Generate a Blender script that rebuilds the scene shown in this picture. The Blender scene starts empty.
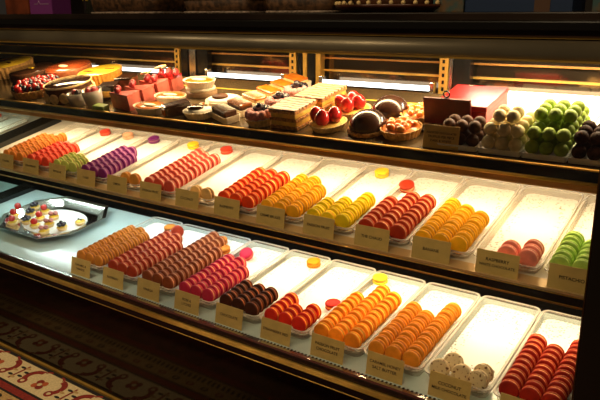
import bpy, bmesh, math, random
from mathutils import Matrix, Vector
random.seed(7)
S = bpy.context.scene
COL = S.collection
PI = math.pi
ZO = 0.571                                  # floor is z = 0; design heights are measured from the middle tray rim
def V(x, y, z): return Vector((x, y, z + ZO))
def R(d): return math.radians(d)

# ------------------------------------------------------------------ materials
MATS = {}
def mat(name, col, rough=.5, metal=0, var=0, scale=60, bump=0, spec=.5, coat=0, sss=0, col2=None, detail=3):
    if name in MATS: return MATS[name]
    m = bpy.data.materials.new(name); m.use_nodes = True
    nt = m.node_tree; b = nt.nodes['Principled BSDF']
    b.inputs['Base Color'].default_value = (*col, 1)
    b.inputs['Roughness'].default_value = rough
    b.inputs['Metallic'].default_value = metal
    b.inputs['Specular IOR Level'].default_value = spec
    if coat: b.inputs['Coat Weight'].default_value = coat; b.inputs['Coat Roughness'].default_value = .06
    if sss:
        b.inputs['Subsurface Weight'].default_value = sss
        b.inputs['Subsurface Radius'].default_value = (.006, .003, .002); b.inputs['Subsurface Scale'].default_value = 1
    if var or bump or col2:
        tc = nt.nodes.new('ShaderNodeTexCoord'); n = nt.nodes.new('ShaderNodeTexNoise')
        n.inputs['Scale'].default_value = scale; n.inputs['Detail'].default_value = detail
        nt.links.new(tc.outputs['Object'], n.inputs['Vector'])
        if var or col2:
            r = nt.nodes.new('ShaderNodeValToRGB')
            c2 = col2 or tuple(min(1, c * (1 + var)) for c in col)
            c1 = col if col2 else tuple(c * (1 - var) for c in col)
            r.color_ramp.elements[0].position = .38; r.color_ramp.elements[1].position = .62
            r.color_ramp.elements[0].color = (*c1, 1); r.color_ramp.elements[1].color = (*c2, 1)
            nt.links.new(n.outputs['Fac'], r.inputs['Fac']); nt.links.new(r.outputs['Color'], b.inputs['Base Color'])
        if bump:
            bp = nt.nodes.new('ShaderNodeBump'); bp.inputs['Strength'].default_value = bump; bp.inputs['Distance'].default_value = .002
            nt.links.new(n.outputs['Fac'], bp.inputs['Height']); nt.links.new(bp.outputs['Normal'], b.inputs['Normal'])
    MATS[name] = m
    return m
def clear(name, tint=(1, 1, 1), diff=.0, rough=.05, ior=1.45, boost=0.0):
    """thin clear sheet: transparent + fresnel gloss (+ a little milky diffuse)"""
    m = bpy.data.materials.new(name); m.use_nodes = True; nt = m.node_tree
    nt.nodes.remove(nt.nodes['Principled BSDF']); out = nt.nodes['Material Output']
    t = nt.nodes.new('ShaderNodeBsdfTransparent'); t.inputs['Color'].default_value = (*tint, 1)
    g = nt.nodes.new('ShaderNodeBsdfGlossy'); g.inputs['Roughness'].default_value = rough
    d = nt.nodes.new('ShaderNodeBsdfDiffuse'); d.inputs['Color'].default_value = (.90, .84, .77, 1)
    f = nt.nodes.new('ShaderNodeFresnel'); ge = nt.nodes.new('ShaderNodeNewGeometry'); mr = nt.nodes.new('ShaderNodeMapRange')
    mr.inputs['To Min'].default_value = ior; mr.inputs['To Max'].default_value = 1 / ior
    nt.links.new(ge.outputs['Backfacing'], mr.inputs['Value']); nt.links.new(mr.outputs['Result'], f.inputs['IOR'])
    a = nt.nodes.new('ShaderNodeMath'); a.operation = 'ADD'; a.inputs[1].default_value = boost; a.use_clamp = True
    m1 = nt.nodes.new('ShaderNodeMixShader'); m1.inputs[0].default_value = diff
    m2 = nt.nodes.new('ShaderNodeMixShader')
    L = nt.links.new
    L(t.outputs[0], m1.inputs[1]); L(d.outputs[0], m1.inputs[2]); L(f.outputs[0], a.inputs[0]); L(a.outputs[0], m2.inputs[0])
    L(m1.outputs[0], m2.inputs[1]); L(g.outputs[0], m2.inputs[2]); L(m2.outputs[0], out.inputs[0])
    MATS[name] = m
    return m
def emis(name, col, k):
    m = bpy.data.materials.new(name); m.use_nodes = True; b = m.node_tree.nodes['Principled BSDF']
    b.inputs['Base Color'].default_value = (.8, .8, .8, 1)
    b.inputs['Emission Color'].default_value = (*col, 1); b.inputs['Emission Strength'].default_value = k
    return m

PLASTIC = clear('clear_plastic', (.99, .98, .965), .10, .28, 1.25, .0)
RIMPL = clear('clear_plastic_rim', (.96, .94, .92), .30, .35, 1.25, .0)
GLASS = clear('case_glass', (.98, .99, .98), .0, .01, 1.45)
CUPGL = clear('cup_glass', (.95, .95, .93), .42, .08, 1.45, .03)

def lace():
    m = bpy.data.materials.new('lace_paper'); m.use_nodes = True; nt = m.node_tree; b = nt.nodes['Principled BSDF']
    b.inputs['Base Color'].default_value = (.86, .84, .80, 1); b.inputs['Roughness'].default_value = .9
    tc = nt.nodes.new('ShaderNodeTexCoord'); L = nt.links.new
    sp = nt.nodes.new('ShaderNodeSeparateXYZ'); L(tc.outputs['Generated'], sp.inputs[0])
    def M(op, a, bb=None):
        n = nt.nodes.new('ShaderNodeMath'); n.operation = op
        for i, v in enumerate((a, bb)):
            if v is None: continue
            if isinstance(v, (int, float)): n.inputs[i].default_value = v
            else: L(v, n.inputs[i])
        return n.outputs[0]
    ex = M('MULTIPLY', M('ABSOLUTE', M('SUBTRACT', sp.outputs[0], .5)), 2)
    ey = M('MULTIPLY', M('ABSOLUTE', M('SUBTRACT', sp.outputs[1], .5)), 2)
    e = M('MAXIMUM', M('SUBTRACT', ex, .12), M('MULTIPLY', ey, .98))
    vo = nt.nodes.new('ShaderNodeTexVoronoi'); vo.inputs['Scale'].default_value = 170; vo.inputs['Randomness'].default_value = .75
    L(tc.outputs['Object'], vo.inputs['Vector'])
    hole = M('LESS_THAN', vo.outputs['Distance'], .33)
    band = M('GREATER_THAN', e, .50)
    k = M('MULTIPLY', hole, band)
    t = nt.nodes.new('ShaderNodeBsdfTransparent'); mx = nt.nodes.new('ShaderNodeMixShader')
    L(k, mx.inputs[0]); L(b.outputs[0], mx.inputs[1]); L(t.outputs[0], mx.inputs[2]); L(mx.outputs[0], nt.nodes['Material Output'].inputs[0])
    return m
LACE = lace()

GOLD = mat('brass', (.84, .50, .11), .34, .75, var=.12, scale=20)
COPPER = mat('copper_trim', (.52, .22, .05), .34, .55, var=.15, scale=14)
BLACK = mat('black_lacquer', (.008, .007, .006), .22, spec=.5)
PANEL = mat('dark_gloss_panel', (.014, .009, .005), .07, spec=.25, var=.3, scale=3)
WOOD = mat('dark_wood', (.05, .022, .009), .3, var=.45, scale=9, spec=.5)
DECK = mat('cream_deck', (.72, .66, .56), .45, var=.05, scale=9)
DECKG = mat('pale_glass_deck', (.46, .57, .56), .18, var=.04, scale=5, spec=.6)
STEEL = mat('steel', (.62, .6, .56), .22, 1, var=.1, scale=12)
BAND = mat('brushed_band', (.19, .155, .10), .33, .45, var=.22, scale=6)
MIRROR = mat('smoked_mirror', (.16, .11, .065), .1, .9, var=.2, scale=4)
BACKP = mat('back_panel', (.13, .085, .04), .4, .2, var=.5, scale=5)
CARD = mat('kraft_card', (.62, .42, .13), .6, var=.06, scale=40)
INK = mat('card_ink', (.03, .02, .012), .6)
WHITEP = mat('white_plate', (.80, .76, .66), .35, var=.03, scale=12)
SILVER = mat('silver', (.80, .80, .78), .12, 1, var=.06, scale=30)
CRUST = mat('crust', (.62, .33, .10), .7, var=.3, scale=120, bump=.5)
PASTRY = mat('pale_pastry', (.80, .56, .25), .7, var=.25, scale=140, bump=.4)
CREAMY = mat('cream', (.86, .72, .45), .5, var=.06, scale=60)
WHITEC = mat('white_cream', (.88, .80, .66), .5, var=.04, scale=60)
PAPER = mat('paper_cup', (.86, .74, .56), .75, var=.08, scale=90)
CHOC = mat('dark_chocolate', (.035, .013, .006), .16, spec=.6, coat=.5, var=.3, scale=30)
CHOCM = mat('matte_chocolate', (.085, .030, .012), .6, spec=.2, var=.35, scale=90, bump=.4)
CARAM = mat('caramel_glaze', (.58, .15, .012), .22, coat=.3, var=.25, scale=35)
YELG = mat('yellow_glaze', (.88, .55, .04), .25, coat=.4, var=.18, scale=18)
REDG = mat('red_glaze', (.55, .02, .015), .12, coat=.7, var=.35, scale=60, sss=.0)
BERRY = mat('raspberry', (.42, .025, .03), .35, var=.5, scale=260, bump=.8, coat=.2)
DUSTB = mat('sugared_raspberry', (.58, .22, .20), .6, var=.3, scale=240, bump=.8)
BLUEB = mat('blackberry', (.018, .012, .02), .25, coat=.4, var=.6, scale=240, bump=.8)
PINKM = mat('pink_mousse', (.62, .14, .10), .55, var=.12, scale=50)
ORFR = mat('orange_fruit', (.82, .16, .015), .14, coat=.6, var=.4, scale=45, col2=(.90, .34, .05))
GREENB = mat('pistachio_bar', (.42, .55, .14), .5, var=.2, scale=80)
LEAF = mat('mint_leaf', (.05, .11, .02), .5)
REDBOX = mat('red_lacquer', (.22, .006, .005), .34, spec=.4, var=.08, scale=10)
REDDK = mat('dark_red_leatherette', (.08, .003, .003), .45, var=.15, scale=60)
FLOORM = mat('dark_floor', (.018, .010, .006), .25, var=.4, scale=4)

# ------------------------------------------------------------------ mesh helper
class MB:
    def __init__(s): s.bm = bmesh.new(); s.mats = []
    def _mi(s, m):
        if m not in s.mats: s.mats.append(m)
        return s.mats.index(m)
    def _fin(s, faces, m, smooth, M=None, verts=None):
        i = s._mi(m)
        for f in faces: f.material_index = i; f.smooth = smooth
        if M is not None:
            vs = verts or {v for f in faces for v in f.verts}
            for v in vs: v.co = M @ v.co
    def box(s, lo, hi, m, M=None, bev=0, seg=2):
        r = bmesh.ops.create_cube(s.bm, size=1)
        vs = r['verts']
        for v in vs: v.co = Vector([lo[k] + (v.co[k] + .5) * (hi[k] - lo[k]) for k in range(3)])
        fs = list({f for v in vs for f in v.link_faces})
        if bev:
            es = list({e for v in vs for e in v.link_edges})
            o = bmesh.ops.bevel(s.bm, geom=es, offset=bev, segments=seg, affect='EDGES', profile=.6)
            fs = [f for f in o['faces']] + [f for f in fs if f.is_valid]
            fs = list(set(fs)); seen = set(); st = list(fs)
            while st:
                f = st.pop()
                if f in seen: continue
                seen.add(f)
                for e in f.edges: st += [g for g in e.link_faces if g not in seen]
            fs = list(seen)
        s._fin(fs, m, False, M)
        return s
    def loops(s, loops, m, smooth=True, cap0=True, cap1=True, M=None, mids=None):
        """skin closed loops of equal length; mids optionally gives a material per band"""
        vv = [[s.bm.verts.new(p) for p in L] for L in loops]
        n = len(loops[0]); fs = []
        for k in range(len(vv) - 1):
            band = []
            for j in range(n):
                band.append(s.bm.faces.new((vv[k][j], vv[k][(j + 1) % n], vv[k + 1][(j + 1) % n], vv[k + 1][j])))
            i = s._mi(mids[k] if mids else m)
            for f in band: f.material_index = i; f.smooth = smooth
            fs += band
        caps = []
        if cap0: f = s.bm.faces.new(list(reversed(vv[0]))); caps.append(f); f.material_index = s._mi(mids[0] if mids else m)
        if cap1: f = s.bm.faces.new(vv[-1]); caps.append(f); f.material_index = s._mi(mids[-1] if mids else m)
        if M is not None:
            for L in vv:
                for v in L: v.co = M @ v.co
        return s
    def lathe(s, prof, m, seg=32, smooth=True, sx=1, sy=1, mod=None, M=None, mids=None, cap0=True, cap1=True):
        L = []
        for (r, z) in prof:
            ring = []
            for j in range(seg):
                a = 2 * PI * j / seg; q = r * (mod(a, r, z) if mod else 1)
                ring.append(Vector((q * math.cos(a) * sx, q * math.sin(a) * sy, z)))
            L.append(ring)
        return s.loops(L, m, smooth, cap0, cap1, M, mids)
    def ball(s, c, r, m, seg=14, rings=8, sc=(1, 1, 1), lump=0):
        prof = [(max(r * math.sin(PI * k / rings), r * .02), -r * math.cos(PI * k / rings)) for k in range(rings + 1)]
        ph = random.random() * 6
        md = (lambda a, q, z: 1 + lump * math.sin(5 * a + ph + z * 900)) if lump else None
        M = Matrix.Translation(c) @ Matrix.Diagonal((*sc, 1))
        return s.lathe(prof, m, seg, True, mod=md, M=M)
    def tube(s, pts, r, m, seg=8, closed=False):
        pts = [Vector(p) for p in pts]; L = []
        for i, p in enumerate(pts):
            a = pts[max(i - 1, 0)] if not closed else pts[i - 1]; b = pts[min(i + 1, len(pts) - 1)] if not closed else pts[(i + 1) % len(pts)]
            t = (b - a).normalized(); u = t.orthogonal().normalized() if abs(t.z) > .9 else t.cross(Vector((0, 0, 1))).normalized()
            w = t.cross(u)
            L.append([p + r * (math.cos(2 * PI * j / seg) * u + math.sin(2 * PI * j / seg) * w) for j in range(seg)])
        if closed: return s.loops(L + [L[0]], m, True, False, False)
        return s.loops(L, m)
    def poly(s, pts, z0, z1, m, M=None, smooth=False):
        return s.loops([[Vector((x, y, z0)) for x, y in pts], [Vector((x, y, z1)) for x, y in pts]], m, smooth, M=M)
    def mesh(s, name):
        bmesh.ops.recalc_face_normals(s.bm, faces=s.bm.faces)
        me = bpy.data.meshes.new(name); s.bm.to_mesh(me); s.bm.free()
        for m in s.mats: me.materials.append(m)
        return me
    def build(s, name, parent=None, M=None):
        return link(name, s.mesh(name), parent, M)
def link(name, me, parent=None, M=None):
    o = bpy.data.objects.new(name, me); COL.objects.link(o)
    if parent: o.parent = parent
    if M is not None: o.matrix_local = M
    return o
def empty(name, M=None):
    o = bpy.data.objects.new(name, None); COL.objects.link(o); o.empty_display_size = .02
    if M is not None: o.matrix_local = M
    return o
def tag(o, label, cat, group=None, kind=None):
    o['label'] = label; o['category'] = cat
    if group: o['group'] = group
    if kind: o['kind'] = kind
    return o
def struct(o): o['kind'] = 'structure'; return o
def dup(root, M):
    r = root.copy(); COL.objects.link(r); r.matrix_local = M
    for ch in list(root.children):
        c = ch.copy(); COL.objects.link(c); c.parent = r
        for g in list(ch.children):
            d = g.copy(); COL.objects.link(d); d.parent = c
    return r
def rrect(w, l, r, z, n=5, y0=0):
    """rounded rectangle centred in x, from y0 to y0+l"""
    out = []
    for cx, cy, a0 in ((w / 2 - r, y0 + l - r, 0), (-w / 2 + r, y0 + l - r, 90), (-w / 2 + r, y0 + r, 180), (w / 2 - r, y0 + r, 270)):
        for k in range(n + 1):
            a = R(a0 + 90 * k / n); out.append(Vector((cx + r * math.cos(a), cy + r * math.sin(a), z)))
    return out
Tr = Matrix.Translation
def Rx(d): return Matrix.Rotation(R(d), 4, 'X')
def Ry(d): return Matrix.Rotation(R(d), 4, 'Y')
def Rz(d): return Matrix.Rotation(R(d), 4, 'Z')

# ------------------------------------------------------------------ camera
CAM = V(.279, -1.1007, .4125)
yaw, pitch, FPX = .6153, .2671, 668.07
cd = bpy.data.cameras.new('camera'); cam = bpy.data.objects.new('camera', cd); COL.objects.link(cam)
fw = Vector((-math.sin(yaw) * math.cos(pitch), math.cos(yaw) * math.cos(pitch), -math.sin(pitch)))
cam.location = CAM; cam.rotation_euler = fw.to_track_quat('-Z', 'Y').to_euler()
cd.sensor_width = 36; cd.lens = FPX / 600 * 36; cd.clip_start = .02
S.camera = cam

# ------------------------------------------------------------------ shelf frames (tilted towards the customer)
P = .125                                    # tray pitch
aM = math.atan(.2435); aB = math.atan(.1455); aT = math.atan(.23)
FM = Tr(V(0, 0, 0)) @ Matrix.Rotation(aM, 4, 'X')
FB = Tr(V(-.0366, -.1031, -.1968)) @ Matrix.Rotation(aB, 4, 'X')
FT = Tr(V(0, .1, .165)) @ Matrix.Rotation(aT, 4, 'X')
XL, XR = -1.87, .112                        # ends of the main case
XLL = -2.75
def onT(x, y): return FT @ Tr((x, (y - .1) / math.cos(aT), 0))

# ------------------------------------------------------------------ setting
fl = MB().box((-4.5, -3, -.05), (2.5, 3, 0), FLOORM).build('floor'); struct(fl)
WALLM = mat('dark_wall', (.035, .017, .009), .6, var=.5, scale=3)
struct(MB().box((-4.5, 2.2, 0), (2.5, 2.25, 2.6), WALLM).build('wall_back'))
struct(MB().box((-4.5, -3, 2.6), (2.5, 2.25, 2.65), mat('dark_ceiling', (.03, .02, .014), .8)).build('ceiling'))

# ------------------------------------------------------------------ the display case
def case(x0, x1, label, full):
    c = empty('display_case', Tr(V((x0 + x1) / 2, 0, -ZO)))
    inv = Tr(-V((x0 + x1) / 2, 0, -ZO))
    def _p(name, b):
        o = b.build(name, c); o.matrix_local = inv; return o
    v = lambda x, y, z: (x, y, z + ZO)
    def sh(F, y0, y1, n0, n1, m, off=0):
        b = MB(); Fi = F
        ox = F.translation.x
        b.box((x0 - ox, y0, n0), (x1 - ox, y1, n1), m, M=Fi); return b
    _p('lower_shelf', sh(FB, -.034, .33, -.037, -.026, DECKG))
    _p('middle_shelf', sh(FM, -.019, .006, -.029, -.0205, mat('amber_deck', (.62, .42, .20), .3, .2, var=.1, scale=9)))
    _p('middle_shelf_deck', sh(FM, .006, .34, -.029, -.0205, DECK))
    _p('top_shelf', sh(FT, -.022, .316, -.012, -.0005, mat('top_deck', (.12, .08, .04), .22, .2, var=.2, scale=8)))
    _p('top_shelf_inlay', sh(FT, .234, .242, -.004, -.0002, mat('yellow_metal', (1, .72, .10), .4, .5)))
    # front trims
    b = MB(); b.box(v(x0, .070, .144), v(x1, .079, .163), BLACK); _p('top_shelf_fascia', b)
    b = MB(); b.box(v(x0, .069, .1635), v(x1, .080, .166), GOLD); b.tube([v(x0, .0695, .1412), v(x1, .0695, .1412)], .0033, GOLD, 14)
    b.box(v(x0, .069, .1285), v(x1, .080, .138), COPPER); b.box(v(x0, .068, .127), v(x1, .080, .1285), GOLD); _p('top_shelf_trim', b)
    b = MB(); b.box(v(x0, -.026, -.0405), v(x1, -.0188, -.0270), BLACK); _p('middle_shelf_fascia', b)
    b = MB(); b.tube([v(x0, -.0252, -.0262), v(x1, -.0252, -.0262)], .0010, GOLD, 12); b.tube([v(x0, -.0255, -.0415), v(x1, -.0255, -.0415)], .0011, GOLD, 12)
    b.box(v(x0, -.026, -.0442), v(x1, -.0185, -.0425), COPPER); _p('middle_shelf_trim', b)
    b = MB(); b.box(v(x0, -.137, -.2325), v(x1, -.131, -.2266), STEEL); _p('lower_shelf_edge', b)
    b = MB(); b.box(v(x0, -.139, -.243), v(x1, -.10, -.2330), BLACK)
    b.box(v(x0, -.146, -.266), v(x1, -.10, -.2530), BLACK); _p('base_rail', b)
    b = MB()
    for k in range(3): b.tube([v(x0, -.1445, -.2515 + k * .0037), v(x1, -.1445, -.2515 + k * .0037)], .00185, GOLD, 14)
    b.box(v(x0, -.1445, -.2530), v(x1, -.135, -.2430), GOLD)
    b.tube([v(x0, -.1450, -.2675), v(x1, -.1450, -.2675)], .0014, GOLD, 12); _p('base_trim', b)
    b = MB(); b.box(v(x0, -.10, -ZO + .012), v(x1, -.07, -.266), PANEL); _p('front_panel', b)
    b = MB(); b.box(v(x0, -.106, -ZO), v(x1, -.07, -ZO + .012), GOLD, bev=.002); _p('kick_trim', b)
    # glass, canopy, counter
    b = MB(); b.box(v(x0, -.1425, -.2425), v(x1, -.1385, .356), GLASS); _p('front_glass', b)
    b = MB()
    prof = [(-.147, .356), (-.1485, .358), (-.149, .364), (-.1475, .371), (-.1445, .378), (-.140, .3815), (-.130, .384), (-.11, .384), (-.11, .356)]
    b.loops([[Vector(v(x, y, z)) for y, z in prof] for x in (x0, x1)], BAND, True); cn = _p('canopy_band', b)
    b = MB(); b.box(v(x0, -.151, .3535), v(x1, -.11, .3562), GOLD); b.box(v(x0, -.140, .384), v(x1, -.11, .3865), GOLD); _p('canopy_trim', b)
    b = MB(); b.box(v(x0, -.142, .3865), v(x1, -.11, .3945), WOOD); b.box(v(x0, -.15, .3945), v(x1, .62, .4075), BLACK, bev=.002)
    b.box(v(x0, -.144, .4075), v(x1, .62, .4195), mat('counter_wood', (.02, .012, .008), .2, var=.4, scale=5), bev=.002); _p('counter_top', b)
    b = MB(); b.box(v(x0, -.11, .372), v(x1, .48, .3865), BLACK); _p('canopy_underside', b)
    # back
    b = MB(); b.box(v(x0, .52, .02), v(x1, .54, .3865), MIRROR); _p('back_mirror', b)
    for zz, h, mm in ((.338, .005, GOLD), (.300, .004, COPPER), (.266, .005, GOLD)):
        b = MB(); b.box(v(x0, .508, zz), v(x1, .52, zz + h), mm); _p('back_rail', b)
    b = MB(); b.box(v(x0, .36, -.24), v(x1, .54, -.20), BLACK); b.box(v(x0, .50, -.20), v(x1, .54, .02), DECK); _p('back_wall_lower', b)
    b = MB(); b.box(v(x0, -.07, -ZO), v(x1, .54, -.25), BLACK); _p('base_cabinet', b)
    return c, _p, v
c1, part, v = case(XL, XR, '', True)
tag(c1, 'long glass fronted display case with three stepped shelves of sweets and brass trim', 'display case')
# posts of the sliding back doors
for xa, xb, m in ((-1.345, -1.322, GOLD), (-1.315, -1.285, BLACK), (-1.28, -1.25, STEEL), (-1.245, -1.20, BLACK), (-.88, -.855, GOLD), (-.85, -.835, BLACK), (-.832, -.818, GOLD),
                  (-.815, -.79, BLACK), (-.788, -.772, GOLD), (-.416, -.392, GOLD), (-.39, -.380, STEEL), (-.378, -.335, BLACK)):
    b = MB(); b.box(v(xa, .484, .10), v(xb, .508, .3720), m, bev=.002)
    if m is GOLD and xb - xa > .02:
        for k in range(9): b.box(v((xa + xb) / 2 - .003, .4825, .20 + k * .017), v((xa + xb) / 2 + .003, .4845, .209 + k * .017), BLACK)
    part('post', b)
# ventilation slots along the lower front edge
b = MB(); b.box(v(-1.30, -.1305, -.2300), v(-.10, -.1215, -.2266), STEEL)
x = -1.29
while x < -.11:
    b.box(v(x, -.1300, -.2270), v(x + .0042, -.1222, -.2262), BLACK); x += .0085
part('vent_grille', b)
# end post at the right
b = MB(); b.box(v(.135, -.1355, -ZO), v(.20, .54, .3), BLACK); part('end_wall', b)
b = MB(); b.box(v(.1035, -.152, -ZO), v(.20, -.136, .42), mat('end_post_black', (.012, .009, .006), .3), bev=.002); part('end_post', b)
b = MB(); b.box(v(.1015, -.1525, -.26), v(.1034, -.146, .36), mat('end_edge', (.10, .045, .015), .3, .6)); part('end_post_edge', b)
# dark divider between the two cases (below the top shelf)
b = MB(); b.box((-1.835 , -.010, -.0205), (-1.755, .33, -.004), BLACK, M=FM); part('middle_divider', b)
b = MB(); b.box((-1.868 + .0366, .0, -.026), (-1.80 + .0366, .33, -.012), BLACK, M=FB); part('lower_divider', b)

c2, part2, _ = case(XLL, XL - .002, '', False)
tag(c2, 'second display case with teal lower shelf, beyond the dark divider at the far end', 'display case')

# ------------------------------------------------------------------ lamps
def tube_lamp(name, x0, x1, y, z, col, k, r=.008):
    t = MB(); t.tube([(x0 + .012, 0, 0), (x1 - .012, 0, 0)], r, emis(name + '_glow', col, k), 12)
    o = t.build('fluorescent_tube', None, Tr(V(0, y, z)))
    for xx in (x0, x1 - .012): MB().box((xx, -.009, -.010), (xx + .012, .009, .016), STEEL, bev=.002).build('end_cap', o)
    return o
WARM = (1, .74, .40); COOL = (.84, 1, .98)
for i, (a, b_, k) in enumerate(((-1.76, -1.355, 2.5), (-1.195, -.885, 4.0), (-.765, -.42, 4.0), (-.33, .10, 9))):
    o = tube_lamp('rear_tube%d' % i, a, b_, .475, .239, (.92, .95, 1) if i < 3 else (1, .93, .78), k, .0065)
    tag(o, ('white lamp strip behind the lemon tart and pink slices', 'white lamp strip behind the orange slices, left of the middle posts', 'white lamp strip behind the chocolate domes', 'bright white lamp strip behind the truffle trays')[i], 'lamp', 'lamp strips along the back')
def strip(name, x0, x1, y, z, w, tilt, col, power):
    ld = bpy.data.lights.new(name, 'AREA'); ld.shape = 'RECTANGLE'; ld.size = x1 - x0; ld.size_y = w; ld.color = col; ld.energy = power
    o = bpy.data.objects.new(name, ld); COL.objects.link(o); o.location = V((x0 + x1) / 2, y, z); o.rotation_euler = (R(tilt), 0, 0)
    return o
strip('strip_lamp_under_top_shelf', -1.76, .10, .148, .152, .014, 3, WARM, 5.4)
strip('strip_lamp_under_middle_shelf_cool', -1.78, -.72, .105, -.024, .014, 0, COOL, 2.1)
strip('strip_lamp_under_middle_shelf_warm', -.70, .10, .105, -.024, .014, 0, (1, .76, .44), 3.0)
strip('strip_lamp_in_canopy', -1.76, .10, .24, .368, .03, -4, (1, .72, .38), 12)
strip('added_fill_canopy_rear', -.30, .10, .37, .368, .02, 0, (1, .86, .62), 4)  # added fill light to brighten the white truffle trays, not a known tube
strip('strip_lamp_far_case_middle', -2.7, -1.86, .10, .126, .014, 0, (.8, 1, .72), 1.6)
strip('strip_lamp_far_case_lower', -2.7, -1.86, .0, -.06, .014, 0, (.55, 1, .85), 1.6)
# ceiling spots of the shop
for i, (lx, ly, tx, ty, p, sz) in enumerate(((-1.25, -.9, -1.22, -.30, 80, 22),)):
    ld = bpy.data.lights.new('ceiling_spot', 'SPOT'); ld.energy = p; ld.spot_size = R(sz); ld.spot_blend = .5; ld.color = (1, .80, .50); ld.shadow_soft_size = .04
    o = bpy.data.objects.new('ceiling_spot', ld); COL.objects.link(o); o.location = (lx, ly, 2.55)
    o.rotation_euler = (Vector((tx, ty, 0)) - Vector((lx, ly, 2.55))).to_track_quat('-Z', 'Y').to_euler()

for i, (lx, ly, e) in enumerate(((-1.6, -1.7, 16), (-.4, -1.9, 16), (.9, -1.7, 16))):
    ld = bpy.data.lights.new('ceiling_panel', 'AREA'); ld.shape = 'RECTANGLE'; ld.size = .5; ld.size_y = .3; ld.energy = e; ld.color = (1, .76, .44)
    o = bpy.data.objects.new('ceiling_panel', ld); COL.objects.link(o); o.location = (lx, ly, 2.58)
    o.rotation_euler = (Vector((lx * .8, 0, .7)) - o.location).to_track_quat('-Z', 'Y').to_euler()

# ------------------------------------------------------------------ trays, doilies, macarons, cards
LEN = .3005
def tray_mesh(zb):
    b = MB(); L = [rrect(.104, LEN - .022, .012, zb, y0=.011)]
    for z, w in [q for q in ((-.022, .107), (-.0215, .1085), (-.014, .1105), (-.0135, .112), (-.006, .1135), (-.0055, .115), (-.0015, .116)) if q[0] > zb + .001]:
        d = (.123 - w) / 2; L.append(rrect(w, LEN - 2 * d, .013, z, y0=d))
    ins = []
    for z, w in ((-.0015, .1145), (-.0055, .1135), (-.006, .112), (-.0090, .1120), (-.0095, .1115), (-.0140, .1105)):
        d = (.123 - w) / 2; ins.append(rrect(w, LEN - 2 * d, .013, z, y0=d))
    b.loops(L + ins, PLASTIC, False); me = b.mesh('tray')
    r = MB(); r.loops([rrect(.117, LEN - .006, .013, -.0015, y0=.003), rrect(.1225, LEN, .015, -.0015), rrect(.1225, LEN, .015, .0008), rrect(.114, LEN - .008, .012, .0008, y0=.004), rrect(.114, LEN - .008, .012, -.0015, y0=.004), rrect(.117, LEN - .006, .013, -.0015, y0=.003)], RIMPL, False, False, False)
    return me, r.mesh('rim')
TRAY, RIM = tray_mesh(-.0200)
TRAYB = tray_mesh(-.0255)[0]
def doily_mesh():
    pts = []
    w, l, n = .1045, .281, 0
    def side(a, b_, k):
        for i in range(k):
            t0 = i / k
            for s in range(4):
                t = t0 + s / 4 / k; bul = .0022 * math.sin(PI * s / 4)
                x = a[0] + (b_[0] - a[0]) * t; y = a[1] + (b_[1] - a[1]) * t
                dx, dy = b_[0] - a[0], b_[1] - a[1]; q = math.hypot(dx, dy)
                pts.append((x + dy / q * bul, y - dx / q * bul))
    y0 = .0095; c = .010
    side((-w / 2 + c, y0), (w / 2 - c, y0), 10); side((w / 2 - c, y0), (w / 2, y0 + c), 1); side((w / 2, y0 + c), (w / 2, y0 + l - c), 28); side((w / 2, y0 + l - c), (w / 2 - c, y0 + l), 1)
    side((w / 2 - c, y0 + l), (-w / 2 + c, y0 + l), 10); side((-w / 2 + c, y0 + l), (-w / 2, y0 + l - c), 1); side((-w / 2, y0 + l - c), (-w / 2, y0 + c), 28); side((-w / 2, y0 + c), (-w / 2 + c, y0), 1)
    b = MB(); b.poly(pts, -.0138, -.0133, LACE); return b.mesh('doily')
DOILY = doily_mesh()

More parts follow.
